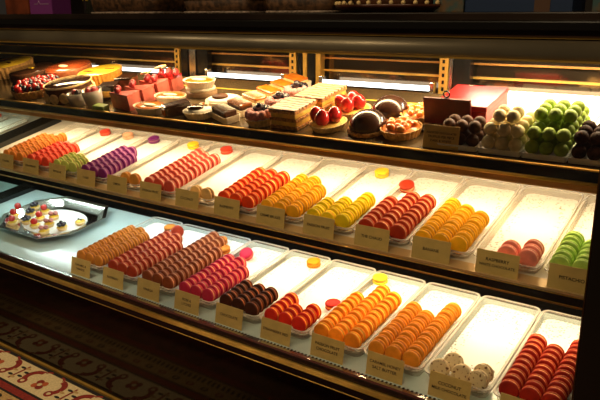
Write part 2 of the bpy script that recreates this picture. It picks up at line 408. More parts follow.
RAD = .0173
MAC = {}
def mac_meshes(key, shell, fill, speck=False):
    if key in MAC: return MAC[key]
    ex = 1.0 if shell[1] > .15 and shell[0] > .5 else 1.18
    shell = tuple(c ** ex for c in shell)
    ms = mat('macaron_' + key, shell, .55, spec=.15, var=.10, scale=55, bump=.12, sss=0) if not speck else mat('macaron_' + key, shell, .5, spec=.2, scale=150, col2=(.16, .07, .03), detail=1)
    if speck:
        for n in ms.node_tree.nodes:
            if n.type == 'VALTORGB': n.color_ramp.elements[0].position = .60; n.color_ramp.elements[1].position = .66
    foot = mat('macaron_foot_' + key, tuple(min(1, .72 * c * 1.25 + .28 * f) for c, f in zip(shell, fill)), .8, spec=.1, var=.2, scale=300, bump=.5)
    mf = mat('macaron_fill_' + key, fill, .55, spec=.2, var=.1, scale=80)
    def vary(m, lo, hi):
        nt = m.node_tree; bs = nt.nodes['Principled BSDF']
        if m.get('varied') or not bs.inputs['Base Color'].links: return
        m['varied'] = 1; src = bs.inputs['Base Color'].links[0].from_socket
        oi = nt.nodes.new('ShaderNodeObjectInfo'); mr = nt.nodes.new('ShaderNodeMapRange'); mr.inputs['To Min'].default_value = lo; mr.inputs['To Max'].default_value = hi
        h = nt.nodes.new('ShaderNodeHueSaturation'); nt.links.new(oi.outputs['Random'], mr.inputs['Value']); nt.links.new(mr.outputs['Result'], h.inputs['Value'])
        nt.links.new(src, h.inputs['Color']); nt.links.new(h.outputs['Color'], bs.inputs['Base Color'])
    vary(ms, .78, 1.12); vary(mf, .35, 1.25); vary(foot, .8, 1.25)
    def sh(sgn):
        b = MB()
        prof = [(.010, .0019), (RAD * .90, .0019), (RAD * .97, .0023), (RAD * .975, .0034), (RAD * .985, .0038), (RAD * 1.0, .0048), (RAD * .97, .0062), (RAD * .88, .0074), (RAD * .68, .0081), (RAD * .4, .0084), (.0008, .0085)]
        mids = [foot, foot, foot, foot, ms, ms, ms, ms, ms, ms]
        b.lathe([(r, z * sgn * .94) for r, z in prof], ms, 28, True, mids=mids, mod=lambda a, r, z: 1 + (.018 * math.sin(17 * a) if .002 < abs(z) < .004 else 0)); return b.mesh('shell')
    f = MB(); f.lathe([(.0008, -.0019), (RAD * .90, -.0019), (RAD * .935, 0), (RAD * .90, .0019), (.0008, .0019)], mf, 24)
    MAC[key] = (sh(1), sh(-1), f.mesh('filling'))
    return MAC[key]

ORD = ['first', 'second', 'third', 'fourth', 'fifth', 'sixth', 'seventh', 'eighth', 'ninth', 'tenth', 'eleventh', 'twelfth', 'thirteenth', 'fourteenth', 'fifteenth', 'sixteenth', 'seventeenth', 'eighteenth']
allmac = []      # (matrix, key, label, group)
LEAN = 11; SP = .0168
def rowcount(vend, c):
    return max(1, round((vend / math.cos(c) - .013 - .0215) / SP) + 1)
# key: (shell colour, filling colour, words for labels)
CO = {
 'pistachio': ((.45, .66, .17), (.62, .68, .28), 'bright green'), 'coralpink': ((.85, .25, .19), (.90, .55, .42), 'coral pink'), 'golden': ((.90, .44, .012), (.26, .06, .008), 'golden yellow'),
 'maroon': ((.48, .055, .020), (.85, .50, .24), 'maroon red'), 'lemon': ((.95, .66, .012), (.80, .30, .01), 'lemon yellow'), 'amber': ((.92, .42, .015), (.34, .09, .01), 'amber yellow'),
 'scarlet': ((.74, .075, .015), (.92, .48, .12), 'scarlet'), 'beige': ((.72, .45, .18), (.22, .09, .03), 'beige'), 'rose': ((.60, .10, .075), (.88, .58, .42), 'rose red'), 'tan': ((.60, .26, .05), (.5, .12, .02), 'tan'),
 'violet': ((.24, .035, .22), (.45, .20, .30), 'violet'), 'palegreen': ((.50, .56, .16), (.30, .14, .04), 'pale green'), 'coral': ((.78, .085, .045), (.80, .20, .12), 'coral red'), 'rust': ((.68, .23, .035), (.42, .10, .015), 'rust orange'),
 'crimson': ((.42, .028, .014), (.85, .38, .13), 'crimson'), 'speckled': ((.68, .54, .33), (.20, .09, .03), 'speckled cream'), 'caramel': ((.72, .25, .018), (.25, .05, .006), 'caramel'), 'orange': ((.92, .26, .012), (.95, .55, .06), 'orange'),
 'red': ((.62, .028, .012), (.90, .40, .03), 'bright red'), 'chocolate': ((.062, .016, .006), (.40, .10, .015), 'dark chocolate'), 'magenta': ((.56, .030, .095), (.65, .26, .10), 'magenta'), 'brown': ((.28, .075, .026), (.62, .28, .13), 'warm brown'),
 'russet': ((.44, .060, .025), (.70, .32, .14), 'russet'), 'toffee': ((.58, .20, .025), (.24, .055, .01), 'toffee orange'),
 'yellow2': ((.92, .62, .03), (.9, .5, .1), 'yellow'), 'peach': ((.85, .42, .25), (.9, .6, .4), 'peach'),
}
for k, (a, f, w) in CO.items(): mac_meshes(k, a, f, k == 'speckled')
SIDE = ('left', 'middle', 'right')
def fill_tray(F, x0, ang, rows, key, shelf, mix=None):
    """rows: list of (row index, y reached at the back)"""
    w = CO[key][2]
    for r, ve in rows:
        n = rowcount(ve, ang)
        for i in range(n):
            k2 = key
            if mix and random.random() < .14: k2 = mix
            lean = LEAN + random.uniform(-3, 4)
            M = F @ Tr((x0 + (r - 1) * .0351 + random.uniform(-.0008, .0008), .0185 + i * SP, -.0132 + RAD * math.cos(R(lean)) + .008 * math.sin(R(lean)) * .6 + random.uniform(0, .0012))) @ Rz(random.uniform(-2.5, 2.5)) @ Rx(-(90 + lean)) @ Rz(random.uniform(0, 360))
            allmac.append((M, k2, f'{w} macaron, {ORD[i]} from front in {SIDE[r]} row of {shelf} shelf {w} tray', f'{w} macarons on the {shelf} shelf'))
mid = {-1: ('pistachio', [(0, .107), (1, .105)]), 0: ('coralpink', [(1, .05), (2, .06)]), 1: ('golden', [(0, .168), (1, .151), (2, .127)]), 2: ('maroon', [(0, .131), (1, .169), (2, .168)]),
       3: ('lemon', [(0, .089), (1, .106), (2, .128)]), 4: ('amber', [(0, .166), (1, .158), (2, .137)]), 5: ('scarlet', [(0, .162), (1, .156), (2, .17)]), 6: ('beige', [(1, .022), (2, .028)]),
       7: ('rose', [(0, .216), (1, .195), (2, .19)]), 8: ('tan', [(1, .026), (2, .02)]), 9: ('violet', [(0, .157), (1, .157), (2, .128)]), 10: ('palegreen', [(0, .085), (1, .08), (2, .07)]),
       11: ('coral', [(0, .138), (1, .13), (2, .125)]), 12: ('rust', [(0, .163), (1, .168), (2, .178)])}
bot = {-1: ('crimson', [(0, .177), (1, .173), (2, .195)]), 0: ('speckled', []), 1: ('caramel', [(0, .181), (1, .167), (2, .210)]), 2: ('orange', [(0, .169), (1, .21), (2, .201)]), 3: ('red', [(0, .098), (1, .074), (2, .078)]),
       4: ('chocolate', [(0, .094), (1, .099), (2, .10)]), 5: ('magenta', [(0, .186), (1, .18), (2, .151)]), 6: ('brown', [(0, .269), (1, .243), (2, .20)]), 7: ('russet', [(0, .21), (1, .212), (2, .187)]), 8: ('toffee', [(0, .207), (1, .204), (2, .189)])}
trays = []
for tbl, F, ang, shelf in ((mid, FM, aM, 'middle'), (bot, FB, aB, 'lower')):
    for i, (key, rows) in tbl.items():
        x0 = -(i + .5) * P; w = CO[key][2]
        what = f'holding the {w} macarons'
        t = link('macaron_tray', TRAY if F is FM else TRAYB, None, F @ Tr((x0, 0, 0))); link('rim', RIM, t)
        tag(t, f'clear plastic tray on the {shelf} shelf {what}', 'tray', f'clear trays on the {shelf} shelf')
        d = link('paper_doily', DOILY, None, F @ Tr((x0, 0, 0)))
        tag(d, f'white lace paper doily under the {w} macarons, {shelf} shelf', 'doily', f'lace doilies on the {shelf} shelf')
        fill_tray(F, x0, ang, rows, key, shelf)
# the trays of the far case
for k in range(3):
    x0 = -1.945 - k * P
    t = link('macaron_tray', TRAY, None, FM @ Tr((x0, 0, 0))); link('rim', RIM, t)
    tag(t, 'clear plastic tray in the far case, ' + ('first', 'second', 'third')[k] + ' beyond the dark divider', 'tray', 'clear trays in the far case')
    d = link('paper_doily', DOILY, None, FM @ Tr((x0, 0, 0)))
    tag(d, 'greenish white lace doily in the far case, ' + ('first', 'second', 'third')[k] + ' beyond the dark divider', 'doily', 'lace doilies in the far case')
# single macarons lying flat or leaning at the backs of trays
def flat(F, x, vv, key, label, tilt=0, tz=0, lift=0):
    M = F @ Tr((x, vv, -.0132 + .0080 + lift)) @ Rz(tz) @ Rx(tilt) @ Rz(random.uniform(0, 360)); allmac.append((M, key, label, 'sample macarons lying flat'))
cm, cb = 1 / math.cos(aM), 1 / math.cos(aB)
oB = .0366
for (x, y, key, lab) in ((-.449, .268, 'yellow2', 'yellow macaron lying flat at the back of the lemon yellow tray'), (-.934, .280, 'coral', 'red macaron lying flat at the back of the rose red tray'),
                         (-1.060, .275, 'yellow2', 'pale yellow macaron lying flat at the back of the nearly empty tan tray'), (-1.222, .268, 'violet', 'violet macaron lying flat at the back beyond the violet rows'),
                         (-1.337, .272, 'peach', 'peach macaron lying flat at the back of the pale green tray'), (-1.445, .27, 'coral', 'orange red macaron lying flat at the back of the coral tray'),
                         (-1.955, .15, 'rust', 'brown orange macaron in the far case, cut by the left edge'), (-2.055, .262, 'coral', 'red macaron lying flat in the far case behind the dark divider')):
    flat(FM, x, min(y * cm, .270), key, lab)
flat(FM, -.3600, .215 * cm, 'maroon', 'orange red macaron lying on its side behind the maroon rows', 14, 20, .002)
for (x, y, key, lab) in ((-.392, .310, 'yellow2', 'yellow macaron lying flat at the back of the orange tray'), (-.575, .283, 'orange', 'orange macaron lying flat at the back of the dark chocolate tray'),
                         (-.428, .125, 'red', 'pale red macaron lying flat behind the bright red right row'), (-.870, .262, 'rust', 'rust brown macaron lying flat behind the warm brown rows, the rearmost'),
                         (-.828, .225, 'rust', 'rust brown macaron lying flat behind the warm brown right row, the front one'), (-1.062, .262, 'toffee', 'orange macaron lying flat at the back of the toffee orange tray')):
    flat(FB, x + oB, min(y * cb, .270), key, lab)
flat(FB, -.748 + oB, .222 * cb, 'magenta', 'magenta macaron leaning with its round face up behind the magenta rows', 28, 10, .006)
flat(FB, -1.005 + oB, .236 * cb, 'russet', 'russet macaron standing on edge behind the russet rows', 80, 60, .012)
for (x, vv, t, tz, l, lab) in ((-.098, .020, 62, 10, .008, 'speckled cream macaron leaning at the front left corner of its tray'), (-.083, .046, 40, -10, .010, 'speckled cream macaron showing its round face, behind the front left one'),
                               (-.058, .022, 66, 5, .009, 'speckled cream macaron at the front middle of its tray, behind the card'), (-.027, .020, 68, -8, .009, 'speckled cream macaron at the front right corner of its tray'),
                               (-.026, .041, 68, -8, .009, 'speckled cream macaron second from front at the right of its tray')):
    flat(FB, x, vv, 'speckled', lab, t, tz, l)
# nearest three hundred are individual; the rest is one mass
allmac.sort(key=lambda q: (q[0].translation - CAM).length)
near, far = allmac[:300], allmac[300:]
for M, key, lab, grp in near:
    r = empty('macaron', M)
    a, b_, f = MAC[key]
    link('shell', a, r); link('shell', b_, r); link('filling', f, r)
    tag(r, lab, 'macaron', grp)
bm = bmesh.new(); mats = []
for M, key, lab, grp in far:
    for me in MAC[key]:
        remap = []
        for m in me.materials:
            if m not in mats: mats.append(m)
            remap.append(mats.index(m))
        nv, nf = len(bm.verts), len(bm.faces)
        bm.from_mesh(me); bm.verts.ensure_lookup_table(); bm.faces.ensure_lookup_table()
        for vtx in bm.verts[nv:]: vtx.co = M @ vtx.co
        for f in bm.faces[nf:]: f.material_index = remap[f.material_index]
me = bpy.data.meshes.new('macarons'); bm.to_mesh(me); bm.free()
for m in mats: me.materials.append(m)
tag(link('macarons', me), 'rows of macarons of many colours in the trays towards the far left', 'macarons', None, 'stuff')

def text_mesh(lines, size, sizes=None):
    out = []
    for i, t in enumerate(lines):
        cu = bpy.data.curves.new('lettering', 'FONT'); cu.body = t; cu.size = size * (sizes[i] if sizes else 1); cu.align_x = 'CENTER'; cu.align_y = 'CENTER'; cu.extrude = .0001
        cu.offset = .00012
        o = bpy.data.objects.new('t', cu); COL.objects.link(o)
        bpy.context.view_layer.update()
        me = bpy.data.meshes.new_from_object(o.evaluated_get(bpy.context.evaluated_depsgraph_get()))
        bpy.data.objects.remove(o); out.append(me)
    return out
def card(F, x, vv, w, h, lines, label, lean=14, n0=-.026, group='name cards', size=.0082, zoff=0):
    M = F @ Tr((x, vv, n0)) @ Rx(-math.degrees(math.atan2((F @ Vector((0, 1, 0, 0)).to_4d()).z, 1)) * .5 - lean + 0)
    b = MB(); b.box((-w / 2, 0, 0), (w / 2, .0009, h), CARD, bev=.0003, seg=1)
    r = b.build('name_card', None, M)
    f = MB(); f.box((-w / 2, .0009, .0), (w / 2, .016, .0009), CARD); f.build('foot', r)
    n = len(lines)
    if n:
        for i, me in enumerate(text_mesh(lines, size)):
            width = max(q.co.x for q in me.vertices) - min(q.co.x for q in me.vertices)
            s = min(1, w * .84 / width)
            me.materials.append(INK) if not me.materials else None
            o = link('lettering', me, r, Tr((0, -.0003, h * .50 + (n - 1) * size * .62 - i * size * 1.24)) @ Rx(90) @ Matrix.Diagonal((s, s, 1, 1)))
    tag(r, label, 'card', group)
    return r
MIDT = {12: ['CARAMEL'], 11: ['STRAWBERRY'], 10: ['PISTACHE'], 9: ['CASSIS'], 8: ['LEMON'], 7: ['PASSION FRUIT'], 6: ['COCONUT'], 5: ['RASPBERRY'], 4: ['CREME BRULEE'], 3: ['PASSION FRUIT'], 2: ['THE CHAUD'], 1: ['BANANE'],
        0: ['RASPBERRY', 'WHITE CHOCOLATE'], -1: ['PISTACHIO']}
for i, t in MIDT.items():
    x = -(i + 1) * P + .0525
    card(FM, x, -.0155, .076, .042, t, 'tan name card in front of the ' + CO[mid[i][0]][2] + ' macarons on the middle shelf', n0=-.0205, group='tan name cards on the middle shelf')
BOTT = {8: ['CARAMEL &', 'ORANGE'], 7: ['RASPBERRY'], 6: ['VANILLA'], 5: ['ROSE &', 'LYCHEE'], 4: ['CHOCOLATE'], 3: ['STRAWBERRY RED'], 2: ['PASSION FRUIT', 'CHOCOLATE'], 1: ['CARAMEL HONEY', 'SALT BUTTER'], 0: ['COCONUT', 'MILK CHOCOLATE'], -1: ['CHERRY']}
for i, t in BOTT.items():
    x = -(i + 1) * P + .0600
    card(FB, x, -.023, .075, .045, t, 'tan name card in front of the ' + CO[bot[i][0]][2] + ' macarons on the lower shelf', group='tan name cards on the lower shelf')

# ------------------------------------------------------------------ silver platter with petits fours (lower shelf, left)
def platter(cx, cv, w, l, label):
    def octo(w, l, c, z): return [Vector(p + (z,)) for p in ((w/2-c, -l/2), (w/2, -l/2+c), (w/2, l/2-c), (w/2-c, l/2), (-w/2+c, l/2), (-w/2, l/2-c), (-w/2, -l/2+c), (-w/2+c, -l/2))]
    b = MB()
    b.loops([octo(w*.80, l*.74, .05, 0), octo(w*.82, l*.76, .052, .001), octo(w*.94, l*.90, .062, .018), octo(w, l, .07, .020), octo(w, l, .07, .0215), octo(w*.935, l*.89, .061, .0195), octo(w*.81, l*.745, .051, .0028)], SILVER, False)
    o = b.build('platter', None, FB @ Tr((cx + oB, cv, -.0255)))
    tag(o, label, 'platter'); return o
PX, PV = -1.475, .172
platter(PX, PV, .345, .262, 'octagonal silver platter with small fruit tarts on the pale lower shelf')
platter(-2.05, .16, .30, .25, 'silver platter on the teal shelf, cut off by the left edge')
b = MB(); pts = []
for k in range(96):
    a = 2 * PI * k / 96; q = 1 + .025 * abs(math.sin(a * 12))
    pts.append((.118 * math.cos(a) * q, .080 * math.sin(a) * q))
b.poly(pts, .0031, .0040, LACE); d = b.build('paper_doily', None, FB @ Tr((PX + oB, PV, -.0255)))
tag(d, 'oval white doily lining the silver platter', 'doily')
TARTB = MB().lathe([(.0085, 0), (.012, .007), (.0112, .0075), (.001, .0065)], PASTRY, 16).mesh('crust')
TARTY = MB().lathe([(.0105, .0062), (.0098, .0090), (.004, .0104), (.0006, .0106)], YELG, 16).mesh('custard')
RB = MB().ball((0, 0, 0), .0078, REDG, 12, 8, (1, 1, .95)).mesh('strawberry')
DB = MB().ball((0, 0, 0), .0068, DUSTB, 12, 8, (1, 1, .9), .06).mesh('raspberry')
KB = MB().ball((0, 0, 0), .0046, BLUEB, 10, 6).mesh('blueberry')
MX, MY = PX + oB, PV
def petit(px, py, kind, label):
    r = empty('fruit_tartlet', FB @ Tr((px + oB, py, -.0211)) @ Matrix.Scale(1.38, 4))
    link('crust', TARTB, r); link('custard', TARTY, r)
    if kind == 'r': link('strawberry', RB, r, Tr((0, 0, .0155)))
    elif kind == 'p':
        for s in (-1, 1): link('raspberry', DB, r, Tr((.0045 * s, .003 * s, .0145)) @ Matrix.Scale(.8, 4))
    elif kind == 'b':
        for a in range(5): link('blueberry', KB, r, Tr((.0062 * math.cos(a * 1.257), .0062 * math.sin(a * 1.257), .0125)))
        link('blueberry', KB, r, Tr((0, 0, .017)))
    else:
        for s in (-1, 1): link('blueberry', KB, r, Tr((.004 * s, 0, .0118)) @ Matrix.Scale(.5, 4))
    tag(r, label, 'tartlet', 'petits fours on the silver platter')
PET = [(-1.655, .063, 'r', 'red berry tartlet at the back of the first row on the silver platter'), (-1.622, .026, 'r', 'red berry tartlet in the middle of the first row on the silver platter'), (-1.576, -.009, 'r', 'red berry tartlet at the front of the first row on the silver platter'),
       (-1.622, .100, 'b', 'blueberry tartlet at the back of the second row on the silver platter'), (-1.585, .060, 'b', 'blueberry tartlet in the middle of the second row on the silver platter'), (-1.540, .016, 'b', 'blueberry tartlet at the front of the second row on the silver platter'),
       (-1.557, .092, 'r', 'red berry tartlet at the back of the third row on the silver platter'), (-1.522, .050, 'r', 'red berry tartlet in the middle of the third row on the silver platter'), (-1.486, .008, 'r', 'red berry tartlet at the front of the third row on the silver platter'),
       (-1.487, .076, 'p', 'sugared pink raspberry tartlet at the back of the fourth row on the platter'), (-1.452, .034, 'p', 'sugared pink raspberry tartlet in the middle of the fourth row on the platter'), (-1.419, -.006, 'p', 'sugared pink raspberry tartlet at the front of the fourth row on the platter'),
       (-1.392, .036, 'b', 'lone blueberry tartlet at the front right of the silver platter'), (-1.372, .086, 'y', 'yellow custard tartlet alone at the right of the white doily')]
for px, py, k, lab in PET: petit(px, (py + .1031) * cb, k, lab)

# ------------------------------------------------------------------ top shelf: pastries
def T(x, y, lift=0, rz=0): return onT(x, y) @ Tr((0, 0, lift)) @ Rz(rz)
def flute(n, d): return lambda a, r, z: 1 + d * math.cos(n * a)
def crust_cup(r0, r1, h, n, m, sx=1, sy=1): # open fluted shell
    return MB().lathe([(r0, 0), (r1, h), (r1 * .95, h + .0005), (r0 * .93, .004), (.0005, .004)], m, 72, False, sx, sy, flute(n, .025))
RASP = MB().ball((0, 0, 0), .0105, BERRY, 14, 9, (1, 1, 1.05), .07).mesh('raspberry')
CHERRY = MB().ball((0, 0, 0), .0125, REDG, 14, 9).mesh('red_berry')
BLACKB = MB().ball((0, 0, 0), .0095, BLUEB, 14, 9, (1, 1, 1.1), .09).mesh('blackberry')
SUGAR = MB().ball((0, 0, 0), .0115, DUSTB, 14, 9, (1, 1, 1), .06).mesh('sugared_raspberry')
STRAW = MB().lathe([(.001, -.012), (.011, -.010), (.0150, -.002), (.0135, .008), (.008, .016), (.001, .019)], REDG, 16).mesh('strawberry')
# big berry tart
r = empty('berry_tart', T(-1.634, .166)); crust_cup(.070, .078, .024, 26, CRUST).build('crust', r)
MB().lathe([(.073, .020), (.055, .028), (.001, .032)], REDG, 40).build('glaze', r)
for k in range(64):
    a = k * 2.39996; q = .070 * math.sqrt((k + .5) / 64)
    link('red_berry' if k % 2 else 'blackberry', CHERRY if k % 2 else BLACKB, r, Tr((q * math.cos(a), q * math.sin(a), .038 - .10 * q + random.uniform(-.002, .003))) @ Matrix.Scale(.82, 4))
tag(r, 'large round tart heaped with red berries and blackberries, fluted crust', 'tart')
# chocolate cake ringed with beige biscuits
r = empty('chocolate_cake', T(-1.462, .163))
MB().lathe([(.066, 0), (.068, .004), (.068, .040), (.0675, .042), (.001, .042)], CHOCM, 56).build('body', r)
MB().lathe([(.068, .0425), (.070, .045), (.067, .0475), (.001, .048)], CHOC, 56).build('glaze', r)
MB().lathe([(.0703, .0425), (.0715, .044), (.0715, .0475), (.0703, .0478), (.0700, .0445)], PASTRY, 56, cap0=False, cap1=False).build('rim', r)
bis = MB().lathe([(.001, -.0045), (.0135, -.0035), (.0155, 0), (.0135, .0035), (.001, .0045)], PASTRY, 22).mesh('biscuit')
for k in range(14):
    a = 2 * PI * k / 14
    link('biscuit', bis, r, Rz(math.degrees(a)) @ Tr((.0728, 0, .0160)) @ Ry(90))
tag(r, 'round chocolate cake with beige biscuits standing around its side and glossy top', 'cake')
# yellow tart, brown tart, flan
def plaque(r, z, m, x=0, y=0, sx=.026, sy=.010):
    MB().lathe([(1, 0), (1, .0008), (.01, .001)], m, 28, sx=sx, sy=sy).build('label_plaque', r, Tr((x, y, z)) @ Rz(-10))
r = empty('lemon_tart', T(-1.508, .318, 0)); crust_cup(.063, .070, .034, 40, mat('orange_crust', (.80, .36, .05), .6, var=.25, scale=90, bump=.4)).build('crust', r)
MB().lathe([(.067, .031), (.065, .0352), (.001, .0358)], YELG, 48).build('lemon_filling', r)
for k, (x, y) in enumerate(((-.03, -.030), (.035, .02))):
    b = MB()
    for j in range(5): b.tube([(-.016 + .007 * j, -.004, 0), (-.013 + .007 * j, .004, .0003), (-.011 + .007 * j, -.003, 0)], .0007, CHOCM, 5)
    b.build('chocolate_script', r, Tr((x * .85, y * .85, .0364)) @ Rz(15))
tag(r, 'large yellow topped tart with an orange fluted crust and dark script', 'tart')
r = empty('chocolate_tart', T(-1.668, .318)); MB().lathe([(.070, 0), (.076, .006), (.076, .038), (.074, .041), (.001, .041)], mat('cake_side', (.34, .10, .03), .5, var=.3, scale=50), 48).build('body', r)
MB().lathe([(.074, .041), (.073, .043), (.001, .0435)], mat('russet_glaze', (.30, .055, .015), .2, coat=.5, var=.3, scale=18), 48).build('glaze', r)
plaque(r, .0438, CREAMY, -.012, -.01)
tag(r, 'round russet glazed tart with a pale oval plaque, behind the berry tart', 'tart')
r = empty('chocolate_tart', T(-1.838, .29)); MB().lathe([(.07, 0), (.076, .006), (.076, .030), (.074, .033), (.001, .033)], CHOCM, 48).build('body', r)
MB().lathe([(.074, .033), (.073, .035), (.001, .0355)], CHOC, 48).build('glaze', r); plaque(r, .0358, YELG, 0, 0, .02, .008)
tag(r, 'dark brown round tart with a small yellow plaque at the far left', 'tart')
r = empty('flan_tart', T(-2.02, .31)); crust_cup(.085, .094, .04, 40, CRUST).build('crust', r)
MB().lathe([(.089, .036), (.087, .041), (.001, .042)], YELG, 48).build('custard', r); plaque(r, .0424, CHOC, .02, 0, .016, .006)
tag(r, 'yellow flan tart with a dark mark, cut off by the left edge', 'tart')
# dessert cups
def cup(x, y, rr, h, label, kind):
    r = empty('dessert_cup', T(x, y)); MB().lathe([(rr * .82, 0), (rr, h), (rr * .95, h), (rr * .78, .003), (.001, .003)], CUPGL, 32).build('cup', r)
    MB().lathe([(rr * .76, .0035), (rr * .90, h * .82), (rr * .80, h * .87), (.001, h * .88)], mat('cup_cream', (.66, .52, .36), .6, var=.4, scale=50), 32).build('cream', r)
    if kind:
        for a in range(4): link('raspberry', RASP, r, Tr((.011 * math.cos(a * 1.6), .011 * math.sin(a * 1.6), h * .93)))
        MB().lathe([(.012, 0), (.014, .003), (.001, .004)], CHOC, 20).build('chocolate_disc', r, Tr((0, -rr * .62, h * .45)) @ Rx(78))
    else:
        link('blackberry', BLACKB, r, Tr((.006, 0, h * .95))); link('raspberry', RASP, r, Tr((-.011, .004, h * .93)))
    tag(r, label, 'dessert cup', 'clear dessert cups'); return r
cup(-1.362, .114, .029, .036, 'clear cup of beige cream with one dark berry before the chocolate cake', 0)
cup(-1.292, .116, .029, .049, 'taller clear cup with red berries on top and a chocolate disc', 1)
# chocolate slices and the green bar
def brick(name, M, w, l, h, side, top, label, cat, group=None, extra=None):
    r = empty(name, M); MB().box((-w/2, -l/2, 0), (w/2, l/2, h), side, bev=.003).build('body', r)
    MB().box((-w/2 - .001, -l/2 - .001, h - .004), (w/2 + .001, l/2 + .001, h + .003), top, bev=.003).build('glaze', r)
    if extra: extra(r)
    tag(r, label, cat, group); return r
def goldband(r): MB().box((-.012, -.0285, .012), (.012, -.0262, .030), GOLD).build('gold_band', r)
brick('chocolate_slice', T(-1.300, .182, 0, 30), .05, .052, .042, CHOC, CHOC, 'dark chocolate slice with a gold band beside the pink slices', 'slice', 'dark chocolate slices', goldband)
brick('chocolate_slice', T(-1.308, .255, 0, 20), .05, .052, .042, mat('choc_russet', (.20, .05, .02), .35, var=.4, scale=50), CHOC, 'brown chocolate slice behind the dark gold banded one', 'slice', 'dark chocolate slices')
brick('pistachio_bar', T(-1.236, .092, 0, 0), .045, .022, .014, GREENB, GREENB, 'flat pale green bar at the shelf front before the dark slices', 'pastry')
# pink mousse slices
def wedge(x, y, rz, n, label, red=False):
    r = empty('mousse_slice', T(x, y, 0, rz))
    a = R(34); L = .088
    tri = [(0, 0)] + [(L * math.cos(a * (k / 6 - .5)), L * math.sin(a * (k / 6 - .5))) for k in range(7)]
    MB().poly(tri, 0, .039, PINKM).build('mousse', r)
    MB().poly([(p[0] * 1.02 - .001, p[1] * 1.03) for p in tri], .0392, .044, REDG if red else mat('pink_glaze', (.66, .14, .11), .16, coat=.6, var=.25, scale=25)).build('glaze', r)
    for k in range(n): link('raspberry', RASP, r, Tr((.026 + .013 * k, .010 * (-1) ** k, .052)) @ Matrix.Scale(.85, 4))
    if n > 3: MB().box((.03, -.012, .057), (.056, .012, .062), PASTRY, bev=.001).build('wafer', r, Tr((0, 0, .004)) @ Ry(-8))
    tag(r, label, 'cake slice', 'pink mousse slices'); return r
wedge(-1.223, .122, 8, 2, 'pink mousse slice at the front of its row, beside the dark slice')
wedge(-1.221, .174, 8, 2, 'pink mousse slice second from the front, pale glossy top')
wedge(-1.218, .226, 8, 4, 'pink mousse slice third from the front with raspberries and a wafer')
wedge(-1.215, .278, 8, 6, 'red topped pink slice at the back of its row before the post', True)
# boat shaped tarts in paper cups
def boat(x, y, rz, lift, label):
    r = empty('boat_tart', T(x, y, lift, rz)); 
    MB().lathe([(.044, 0), (.056, .020), (.0545, .0205), (.042, .004), (.001, .004)], PAPER, 72, False, 1, .56, flute(34, .02)).build('paper_cup', r)
    MB().lathe([(.0475, .008), (.051, .0165), (.045, .0195), (.001, .0205)], CARAM, 48, True, 1, .54).build('caramel_filling', r)
    MB().lathe([(1, 0), (1, .0012), (.01, .0016)], CREAMY, 28, sx=.026, sy=.010).build('label_plaque', r, Tr((0, 0, .0205)))
    tag(r, label, 'tart', 'boat shaped caramel tarts'); return r
boat(-1.068, .118, -4, 0, 'boat shaped caramel tart with pale oval plaque, front one of its row')
boat(-1.062, .190, -2, .004, 'boat shaped caramel tart with pale oval plaque, middle one of its row')
r = empty('pastry_stand', T(-1.022, .268)); MB().lathe([(.05, 0), (.052, .004), (.052, .014), (.05, .016), (.001, .016)], mat('stand_wood', (.28, .17, .09), .4, var=.3, scale=30), 40, True, 1, .62).build('board', r)
MB().lathe([(.048, .0165), (.050, .024), (.001, .0245)], PAPER, 40, True, 1, .62).build('paper_liner', r)
tag(r, 'low oval wooden stand under the rear boat shaped tart', 'stand')
boat(-1.022, .268, -2, .0247, 'boat shaped caramel tart raised on a stand, rear one of its row')
# chocolate bar and dark oval sweet
def side(r): MB().box((-.0235, -.0135, .005), (-.0205, .0135, .024), CARAM, bev=.001).build('caramel_side', r)
brick('chocolate_bar', T(-.975, .126, 0, 62), .068, .034, .028, CHOC, CHOC, 'glossy dark chocolate bar beside the front boat shaped tart', 'cake bar', None, lambda r: MB().box((-.0375, -.010, .006), (-.034, .010, .022), CARAM).build('caramel_end', r))
def cuptart(x, y, sx, label, top, rz=0, nuts=True, rr=.045):
    r = empty('cream_tart', T(x, y, 0, rz)); MB().lathe([(rr * .8, 0), (rr, .018), (rr * .96, .0185), (rr * .75, .003), (.001, .003)], PAPER, 60, False, 1, sx, flute(30, .02)).build('paper_cup', r)
    MB().lathe([(rr * .88, .008), (rr * .93, .018), (rr * .7, .023), (.001, .024)], WHITEC, 44, True, 1, sx).build('cream', r)
    MB().lathe([(.023, 0), (.0245, .0025), (.023, .005), (.001, .006)], top, 32, True, 1, .68).build('chocolate_disc', r, Tr((-.004, -.004, .0235)))
    if nuts:
        for k in range(5): MB().ball((0, 0, 0), .005, CARAM if k % 2 else CREAMY, 8, 6, (1.4, 1, .8)).build('nut', r, Tr((.004 + .009 * math.cos(k * 1.25), .020 + .006 * math.sin(k * 2.2), .0255)))
    tag(r, label, 'tart', 'cream tarts with chocolate discs'); return r
cuptart(-.898, .126, .72, 'cream tart with dark oval chocolate disc and nuts, at shelf front', CHOC)
cuptart(-.892, .212, .80, 'white cream tart with brown disc, behind the nut topped one', CHOCM, nuts=False, rr=.05)
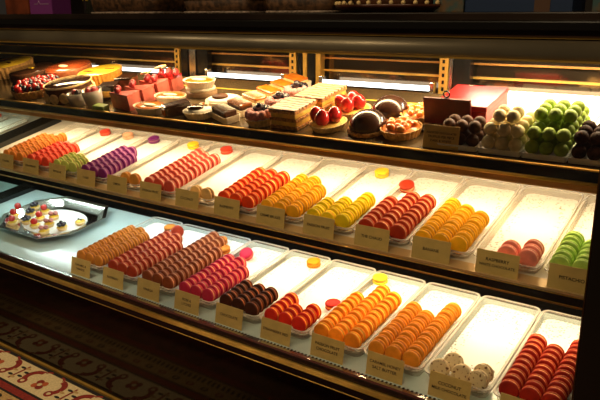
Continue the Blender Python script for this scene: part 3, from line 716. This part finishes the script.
# glazed slices in white paper, a row going back
stripe = mat('white_icing', (.9, .84, .7), .5)
for k, (y, kind) in enumerate(((.130, 'c'), (.182, 'd'), (.234, 'e'), (.286, 'o'), (.338, 'o'), (.390, 'o'))):
    r = empty('glazed_slice', T(-.815 + .006 * k, y, 0, -24))
    MB().loops([rrect(.090, .040, .006, 0, y0=-.020), rrect(.096, .045, .007, .017, y0=-.0225), rrect(.093, .0425, .006, .0172, y0=-.02125), rrect(.087, .038, .005, .002, y0=-.019)], PAPER, False).build('paper_tray', r)
    b = MB(); b.box((-.040, -.0165, .0022), (.040, .0165, .026), PASTRY if kind in 'oe' else CHOCM, bev=.006, seg=3); b.build('pastry', r)
    b = MB(); b.box((-.0405, -.017, .020), (.0405, .017, .0285), {'o': CARAM, 'e': CARAM, 'd': mat('brown_glaze', (.30, .08, .015), .2, coat=.4, var=.3, scale=40), 'c': CHOCM}[kind], bev=.006, seg=3); b.build('glaze', r)
    b = MB()
    if kind in 'cde':
        for j in range(6): b.tube([(-.030 + .011 * j, -.015, .0290), (-.026 + .011 * j, .0, .0298), (-.022 + .011 * j, .015, .0290)], .0011, stripe, 5)
        b.build('icing_stripes', r)
    tag(r, ('chocolate slice with white icing stripes in white paper, front of the long row', 'brown glazed slice with white icing, second from front of the long row', 'orange glazed slice with white stripes, third from front of the long row',
            'plain orange glazed slice, fourth from front of the long row', 'plain orange glazed slice, fifth from front of the long row', 'plain orange glazed slice at the back end of the long row')[k], 'pastry', 'glazed slices in white paper')
# berry tartlets
for k, (x, y) in enumerate(((-.700, .128), (-.706, .212), (-.712, .296))):
    r = empty('berry_tartlet', T(x, y)); crust_cup(.030, .038, .017, 24, PASTRY).build('crust', r)
    MB().lathe([(.035, .013), (.030, .019), (.001, .021)], WHITEC, 32).build('cream', r)
    for j in range(6): link('sugared_raspberry', SUGAR, r, Tr((.0255 * math.cos(-2.9 + j * .55), .0255 * math.sin(-2.9 + j * .55), .026)))
    for j in range(7): link('blackberry', BLACKB, r, Tr((-.002 + .017 * math.cos(.2 + j * .75) * (1 if j < 5 else .2), .008 + .016 * math.sin(.2 + j * .75) * (1 if j < 5 else .2), .028 + (.010 if j > 4 else 0))))
    tag(r, ('front', 'middle', 'rear')[k] + ' berry tartlet of three, dark blackberries behind sugared pink raspberries', 'tartlet', 'berry tartlets beside the layered slices')
# mille-feuille
def icing():
    m = bpy.data.materials.new('striped_icing'); m.use_nodes = True; nt = m.node_tree; b = nt.nodes['Principled BSDF']; b.inputs['Roughness'].default_value = .4
    tc = nt.nodes.new('ShaderNodeTexCoord'); w = nt.nodes.new('ShaderNodeTexWave'); w.inputs['Scale'].default_value = 24; w.inputs['Distortion'].default_value = 6; w.inputs['Detail'].default_value = 2
    w.bands_direction = 'Y'; r = nt.nodes.new('ShaderNodeValToRGB'); r.color_ramp.elements[0].position = .30; r.color_ramp.elements[1].position = .5
    r.color_ramp.elements[0].color = (.16, .05, .015, 1); r.color_ramp.elements[1].color = (.66, .46, .28, 1)
    nt.links.new(tc.outputs['Object'], w.inputs['Vector']); nt.links.new(w.outputs['Fac'], r.inputs['Fac']); nt.links.new(r.outputs['Color'], b.inputs['Base Color'])
    return m
ICE = icing(); PUFF = mat('puff_pastry', (.50, .22, .06), .7, var=.5, scale=200, bump=.6); CUST = mat('custard_cream', (.84, .52, .09), .45, var=.15, scale=60)
def mille(x, y, w, l, rz, label):
    r = empty('layered_slice', T(x, y, 0, rz)); z = 0
    for k in range(3):
        MB().box((-w/2, -l/2, z), (w/2, l/2, z + .007), PUFF, bev=.001, seg=1).build('pastry_layer', r); z += .007
        if k < 2: MB().box((-w/2 + .002, -l/2 + .002, z), (w/2 - .002, l/2 - .002, z + .0115), CUST, bev=.003).build('cream_layer', r); z += .0115
    MB().box((-w/2 - .001, -l/2 - .001, z), (w/2 + .001, l/2 + .001, z + .004), ICE, bev=.0015).build('icing', r)
    tag(r, label, 'cake slice', 'layered custard slices'); return r
mille(-.618, .148, .078, .082, -3, 'front layered custard slice with striped icing, beside the dark strawberry tart')
mille(-.606, .246, .082, .104, -3, 'rear layered custard slice with striped icing, nearest the back posts')
# strawberry tarts
for k, (x, y, dark) in enumerate(((-.521, .142, 1), (-.512, .232, 0))):
    r = empty('strawberry_tart', T(x, y)); crust_cup(.034, .043, .015, 28, PASTRY).build('crust', r)
    MB().lathe([(.040, .011), (.036, .016), (.001, .018)], CUST, 36).build('custard', r)
    n = 3 if dark else 4
    for j in range(n): link('strawberry', STRAW, r, Tr((-.003 + .0205 * math.cos(.2 - j * 1.6), -.002 + .0205 * math.sin(.2 - j * 1.6), .029)) @ Rx(random.uniform(-25, 25)) @ Ry(random.uniform(-25, 25)) @ Matrix.Scale(1.15, 4))
    if dark:
        for j in range(3): link('blackberry', BLACKB, r, Tr((-.024 + .004 * j, .008 - .013 * j + .01, .026 + .006 * (j == 1))))
    tag(r, 'strawberry tart with dark blackberries, at the shelf front' if dark else 'bright strawberry tart behind the dark berried one', 'tart', 'strawberry tarts')
# chocolate domes
for k, (x, y) in enumerate(((-.424, .150), (-.420, .242))):
    r = empty('chocolate_dome', T(x, y))
    MB().lathe([(.042, 0), (.046, .004), (.044, .009), (.001, .010)], mat('crumb_ring', (.50, .24, .06), .8, var=.5, scale=160, bump=.8), 40, mod=flute(19, .03)).build('crumb_base', r)
    MB().lathe([(.0405, .008), (.0415, .013)] + [(.0415 * math.cos(R(a)), .013 + .034 * math.sin(R(a))) for a in range(10, 90, 8)] + [(.001, .047)], mat('dome_glaze', (.045, .017, .009), .22, coat=.3), 44).build('dome', r)
    tag(r, ('front glossy chocolate dome on a crumb base, beside the orange tarts', 'rear glossy chocolate dome, behind the other dome')[k], 'cake', 'chocolate domes')
# orange fruit tarts
for k, (x, y) in enumerate(((-.345, .150), (-.345, .240))):
    r = empty('fruit_tart', T(x, y)); crust_cup(.037, .044, .018, 26, CRUST).build('crust', r)
    MB().lathe([(.041, .014), (.038, .019), (.001, .022)], mat('custard_red', (.75, .20, .03), .3, coat=.4, var=.4, scale=60), 36).build('filling', r)
    for j in range(11):
        a = j * 2.4; q = .032 * math.sqrt((j + .4) / 11)
        MB().ball((0, 0, 0), .011, ORFR, 12, 7, (1.1, .7, .62)).build('fruit_piece', r, Tr((q * math.cos(a), q * math.sin(a), .024)) @ Rz(random.uniform(0, 360)) @ Rx(random.uniform(-20, 20)))
    for j in range(6):
        MB().ball((0, 0, 0), .0024, WHITEC, 8, 5, (1.4, 1, .6)).build('almond', r, Tr((.026 * math.cos(j * 1.05), .026 * math.sin(j * 1.05), .0285)))
    tag(r, ('front tart of glazed orange fruit, beside the small card', 'rear tart of glazed orange fruit, behind the other one')[k], 'tart', 'orange fruit tarts')

# ------------------------------------------------------------------ red box, card, truffles
r = empty('gift_box', onT(-.248, .262) @ Tr((0, 0, .0112)))
MB().box((-.05, -.055, 0), (.062, .072, .028), REDBOX, bev=.002).build('body', r)
MB().box((-.052, -.057, .0285), (.064, .074, .041), REDBOX, bev=.003).build('lid', r)
MB().box((-.068, -.067, 0), (.034, -.059, .056), REDDK, bev=.002).build('front_flap', r)
b = MB(); b.tube([(.0065 * math.cos(2 * PI * k / 16), 0, .0065 * math.sin(2 * PI * k / 16)) for k in range(16)], .0019, BLACK, 8, True); b.build('ring_pull', [o for o in r.children if o.name.startswith('front_flap')][0], Tr((-.017, -.063, .0645)))
MB().box((-.074, -.095, -.0105), (-.003, -.070, -.004), BLACK, bev=.001).build('base_board', r)
tag(r, 'red box with a dark red front flap and black ring, beside the truffles', 'box')
card(FT, -.238, .0015, .074, .045, ['ASSORTED CHOCOLATES', 'TRUFFLES PER PIECE', 'DARK & WHITE'], 'tan card with three printed lines before the red box', n0=.0002, group=None, size=.0062)
tr = {'c': ('cocoa_truffle', CHOCM, 'dark cocoa'), 'w': ('white_truffle', mat('white_truffle', (.74, .60, .34), .6, var=.12, scale=70, bump=.3), 'white'),
      'g': ('green_truffle', mat('green_truffle', (.28, .40, .035), .6, var=.22, scale=80, bump=.4), 'green'), 'd': ('dark_truffle', mat('brown_truffle', (.045, .015, .008), .7, spec=.15, var=.4, scale=120, bump=.6), 'black brown')}
for key, xc, in (('c', -.2055), ('w', -.1230), ('g', -.0415), ('d', .0400)):
    nm, mm, word = tr[key]
    w = .0805; ln = .330
    b = MB()
    b.loops([rrect(w - .002, ln, .004, 0), rrect(w, ln + .002, .004, .010), rrect(w - .0015, ln - .001, .003, .010, y0=.0015), rrect(w - .0025, ln - .004, .003, .002, y0=.003)], WHITEP, False)
    t = b.build('truffle_tray', None, FT @ Tr((xc, .004, .0005)))
    tag(t, f'long white tray holding the {word} truffles', 'tray', 'white truffle trays')
    ball = MB().ball((0, 0, 0), .0126, mm, 18, 11, lump=.012).mesh(nm)
    cols = 3
    lay = {'c': [(0, 3, 3, 0), (1, 3, 2, .0143)], 'w': [(0, 3, 5, 0), (1, 3, 4, .0143), (2, 2, 2, .0286)], 'g': [(0, 3, 7, 0), (1, 3, 6, .0143), (2, 3, 3, .0573)], 'd': [(0, 3, 5, 0), (1, 3, 3, .0143)]}[key]
    for L, nc, nr, v0 in lay:
        for i in range(nr):
            for j in range(nc):
                o = link(nm, ball, None, FT @ Tr((xc + (j - (nc - 1) / 2) * .0258 + random.uniform(-.0002, .0002), .0225 + v0 * .9 + i * .0258, .0156 + L * .0224)) @ Rz(random.uniform(0, 360)) @ Rx(random.uniform(0, 40)))
                cn = ('left', 'middle', 'right')[j] if nc == 3 else ('left', 'right')[j]
                tag(o, f'{word} truffle, {ORD[i]} from front in the {cn} column, {("bottom", "second", "top")[L]} layer', 'truffle', f'{word} truffles piled in a white tray')

# ------------------------------------------------------------------ things on the counter
ct = .4196
def C(x, y, rz=0): return Tr(V(x, y, ct)) @ Rz(rz)
PURP = mat('purple_card', (.20, .035, .22), .5)
r = MB().box((-.048, -.03, 0), (.048, .03, .042), PURP, bev=.002).build('gift_carton', None, C(-1.335, .03))
b = MB(); b.tube([(-.026, -.0305, .026), (-.012, -.0305, .026), (-.006, -.0305, .034), (0, -.0305, .026), (.036, -.0305, .026)], .0009, mat('silver_ink', (.5, .4, .5), .4), 5); b.build('emblem_line', r)
tag(r, 'purple carton with a thin pale emblem on the counter at the left', 'carton')
r = MB().box((-.055, -.05, 0), (.055, .05, .10), mat('red_wood', (.16, .035, .012), .4, var=.4, scale=20), bev=.004).build('wooden_box', None, C(-1.475, .07))
MB().box((-.057, -.052, .094), (.057, .052, .112), WOOD, bev=.003).build('lid', r)
tag(r, 'dark red wooden box on the counter left of the purple carton', 'box')
r = MB().lathe([(.028, 0), (.030, .003), (.030, .07), (.027, .076), (.001, .076)], mat('jar_dark', (.02, .02, .015), .2), 28).build('sweet_jar', None, C(-1.225, .09))
for k in range(9): MB().ball((0, 0, 0), .0055, (YELG, ORFR, REDG)[k % 3], 8, 6).build('sweet', r, Tr((.027 * math.cos(-2.4 + k * .32), .029 * math.sin(-2.4 + k * .32), .038 + .012 * (k % 3))))
tag(r, 'dark jar dotted with yellow and red sweets beside the purple carton', 'jar')
wick = mat('wicker', (.10, .045, .018), .6, var=.6, scale=90, bump=1)
def basket(x, y, w, l, h, label, fillm=None):
    b = MB(); b.loops([rrect(w * .9, l * .9, .02, 0, y0=-l * .45), rrect(w, l, .025, h, y0=-l / 2), rrect(w - .008, l - .008, .022, h, y0=-l / 2 + .004), rrect(w * .88, l * .88, .02, .004, y0=-l * .44)], wick, True)
    r = b.build('basket', None, C(x, y)); e = MB(); e.tube(rrect(w + .002, l + .002, .025, h, y0=-l / 2 - .001), .004, STEEL if fillm is None else wick, 6, True); e.build('rim', r)
    e = MB(); e.tube(rrect(w * .92 + .004, l * .92 + .004, .02, .003, y0=-l * .46 - .002), .003, mat('pale_braid', (.30, .22, .17), .5, var=.5, scale=160), 6, True); e.build('base_braid', r)
    tag(r, label, 'basket', 'baskets on the counter'); return r
basket(-1.035, .085, .25, .16, .06, 'dark wicker basket with a pale braid on the counter, above the pink slices')
basket(-.735, .08, .20, .15, .035, 'low wicker basket of wrapped biscuits on the counter, left one', 1)
basket(-.518, .08, .17, .15, .035, 'low wicker basket of wrapped biscuits on the counter, right one', 1)
cell = mat('wrapped_biscuit', (.30, .17, .09), .22, var=.6, scale=70, coat=.4)
for i, (bx, n) in enumerate(((-.735, 5), (-.518, 4))):
    for k in range(n):
        o = MB().box((-.014, -.035, -.006), (.014, .035, .012), cell, bev=.005).build('wrapped_biscuit', None, Tr(V(bx - .06 + k * .031, .06, ct + .013)) @ Rz(random.uniform(-8, 8)))
        tag(o, f'wrapped biscuit, {ORD[k]} from left in the {("left", "right")[i]} low basket', 'biscuit', 'wrapped biscuits on the counter')
r = MB().lathe([(.10, 0), (.118, .010), (.120, .014), (.116, .0145), (.098, .005), (.001, .005)], mat('platter_wood', (.09, .025, .012), .3, var=.4, scale=20), 64).build('round_platter', None, C(-.315, .06))
for k in range(36): MB().ball((0, 0, 0), .0042, PASTRY, 8, 5).build('bead', r, Tr((.117 * math.cos(k * PI / 18), .117 * math.sin(k * PI / 18), .017)))
tag(r, 'dark round wooden platter edged with tan beads on the counter', 'platter')
r = MB().lathe([(.075, 0), (.085, .02), (.07, .034), (.001, .04)], CHOCM, 48).build('chocolate_cake', None, Tr(V(-.315, .06, ct + .0052)))
tag(r, 'low dark chocolate cake on the round beaded platter', 'cake')
r = MB().box((-.085, -.04, 0), (.085, .04, .06), mat('navy_carton', (.012, .03, .085), .45), bev=.002).build('gift_carton', None, C(-.075, .03))
MB().box((.028, -.0408, 0), (.052, -.0402, .06), mat('brown_band', (.09, .04, .02), .5)).build('band', r)
tag(r, 'navy blue carton with a brown band on the counter at the right', 'carton')
pat = mat('patterned_tin', (.16, .09, .04), .4, col2=(.05, .10, .10), scale=60)
for k, (x, lab) in enumerate(((-.196, 'small patterned tin left of the navy carton on the counter'), (.062, 'patterned tin right of the navy carton on the counter'))):
    r = MB().box((-.028, -.03, 0), (.028, .03, .05), pat, bev=.003).build('patterned_tin', None, C(x, .035))
    MB().box((-.029, -.031, .046), (.029, .031, .056), GOLD, bev=.002).build('lid', r); tag(r, lab, 'tin', 'patterned tins')

# ------------------------------------------------------------------ rug
RCREAM = mat('rug_cream', (.74, .56, .30), .95, var=.10, scale=180, bump=.4); RRED = mat('rug_red', (.26, .022, .014), .95, var=.25, scale=200, bump=.4)
RBLK = mat('rug_black', (.016, .010, .008), .95); RTAN = mat('rug_tan', (.50, .30, .11), .95, var=.2, scale=160)
b = MB(); Lx = 2.5
def band(y0, y1, m, z=.006): b.box((-Lx / 2, y0, 0), (Lx / 2, y1, z), m)
band(-.012, 0, RBLK); band(-.105, -.012, RCREAM); band(-.113, -.105, RBLK); band(-.135, -.113, RRED); band(-.142, -.135, RBLK); band(-.215, -.142, RTAN); band(-.222, -.215, RBLK); band(-.245, -.222, RRED); band(-1.3, -.245, mat('rug_field', (.12, .02, .016), .95, var=.5, scale=30))
def disc(cx, cy, rr, m, z, sx=1, sy=1, n=18): b.poly([(cx + rr * sx * math.cos(2 * PI * k / n), cy + rr * sy * math.sin(2 * PI * k / n)) for k in range(n)], z - .0004, z, m)
def arc(cx, cy, rr, a0, a1, wd, m, z, n=14):
    o = [(cx + (rr + wd / 2) * math.cos(R(a0 + (a1 - a0) * k / n)), cy + (rr + wd / 2) * math.sin(R(a0 + (a1 - a0) * k / n))) for k in range(n + 1)]
    i = [(cx + (rr - wd / 2) * math.cos(R(a0 + (a1 - a0) * k / n)), cy + (rr - wd / 2) * math.sin(R(a0 + (a1 - a0) * k / n))) for k in range(n + 1)]
    for k in range(n): b.poly([o[k], o[k + 1], i[k + 1], i[k]], z - .0004, z, m)
mx = -1.13
for k in range(11):
    cx = mx + k * .215; cy = -.058
    # flower between two scroll hooks
    for s in (-1, 1):
        arc(cx + s * .042, cy + .006, .030, 90 if s < 0 else 90, (90 - 150 * s), .017, RRED, .0064)
        arc(cx + s * .024, cy + .034, .016, 20 if s > 0 else 160, 100 if s > 0 else 80, .007, RRED, .0063)
        disc(cx + s * .060, cy - .022, .014, RRED, .0066); disc(cx + s * .060, cy - .022, .006, RCREAM, .0069)
    for a in range(4): disc(cx + .013 * math.cos(a * PI / 2 + .78), cy - .008 + .013 * math.sin(a * PI / 2 + .78), .011, RRED if a % 2 else mat('rug_rust', (.5, .10, .03), .95), .0067)
    disc(cx, cy - .008, .007, RCREAM, .0070)
    qx = cx + .1075
    for j in range(7):
        a = R(20 + j * 52); disc(qx + .022 * math.cos(a), cy + .026 * math.sin(a), .010, RTAN if j % 2 else RBLK, .0064 + .0003 * (j % 2), 1, .45)
    b.poly([(qx - .003, cy - .036), (qx + .003, cy - .036), (qx + .003, cy + .036), (qx - .003, cy + .036)], .0060, .0066, RRED)
for k in range(44):
    cx = -1.18 + k * .054
    disc(cx, -.162, .011, RRED if k % 2 else RBLK, .0065, 1.2, .8); disc(cx, -.162, .005, RTAN, .0069)
    for s in range(3): b.poly([(cx - .02 + s * .017, -.205), (cx - .011 + s * .017, -.205), (cx - .005 + s * .017, -.185), (cx - .014 + s * .017, -.185)], .0060, .0065, RBLK)
rug = b.build('rug', None, Tr((-1.2, -.108, 0)))
tag(rug, 'oriental rug with cream scroll border and red bands on the floor before the case', 'rug')

# ------------------------------------------------------------------ world, view
w = bpy.data.worlds.new('world'); S.world = w; w.use_nodes = True
w.node_tree.nodes['Background'].inputs[0].default_value = (.9, .7, .5, 1); w.node_tree.nodes['Background'].inputs[1].default_value = .02
S.view_settings.view_transform = 'Standard'; S.view_settings.look = 'None'; S.view_settings.exposure = 0; S.view_settings.gamma = 1
S.view_settings.use_curve_mapping = False
S.cycles.use_denoising = True
S.cycles.transparent_max_bounces = 32
S.cycles.max_bounces = 8
S.cycles.sample_clamp_indirect = 6
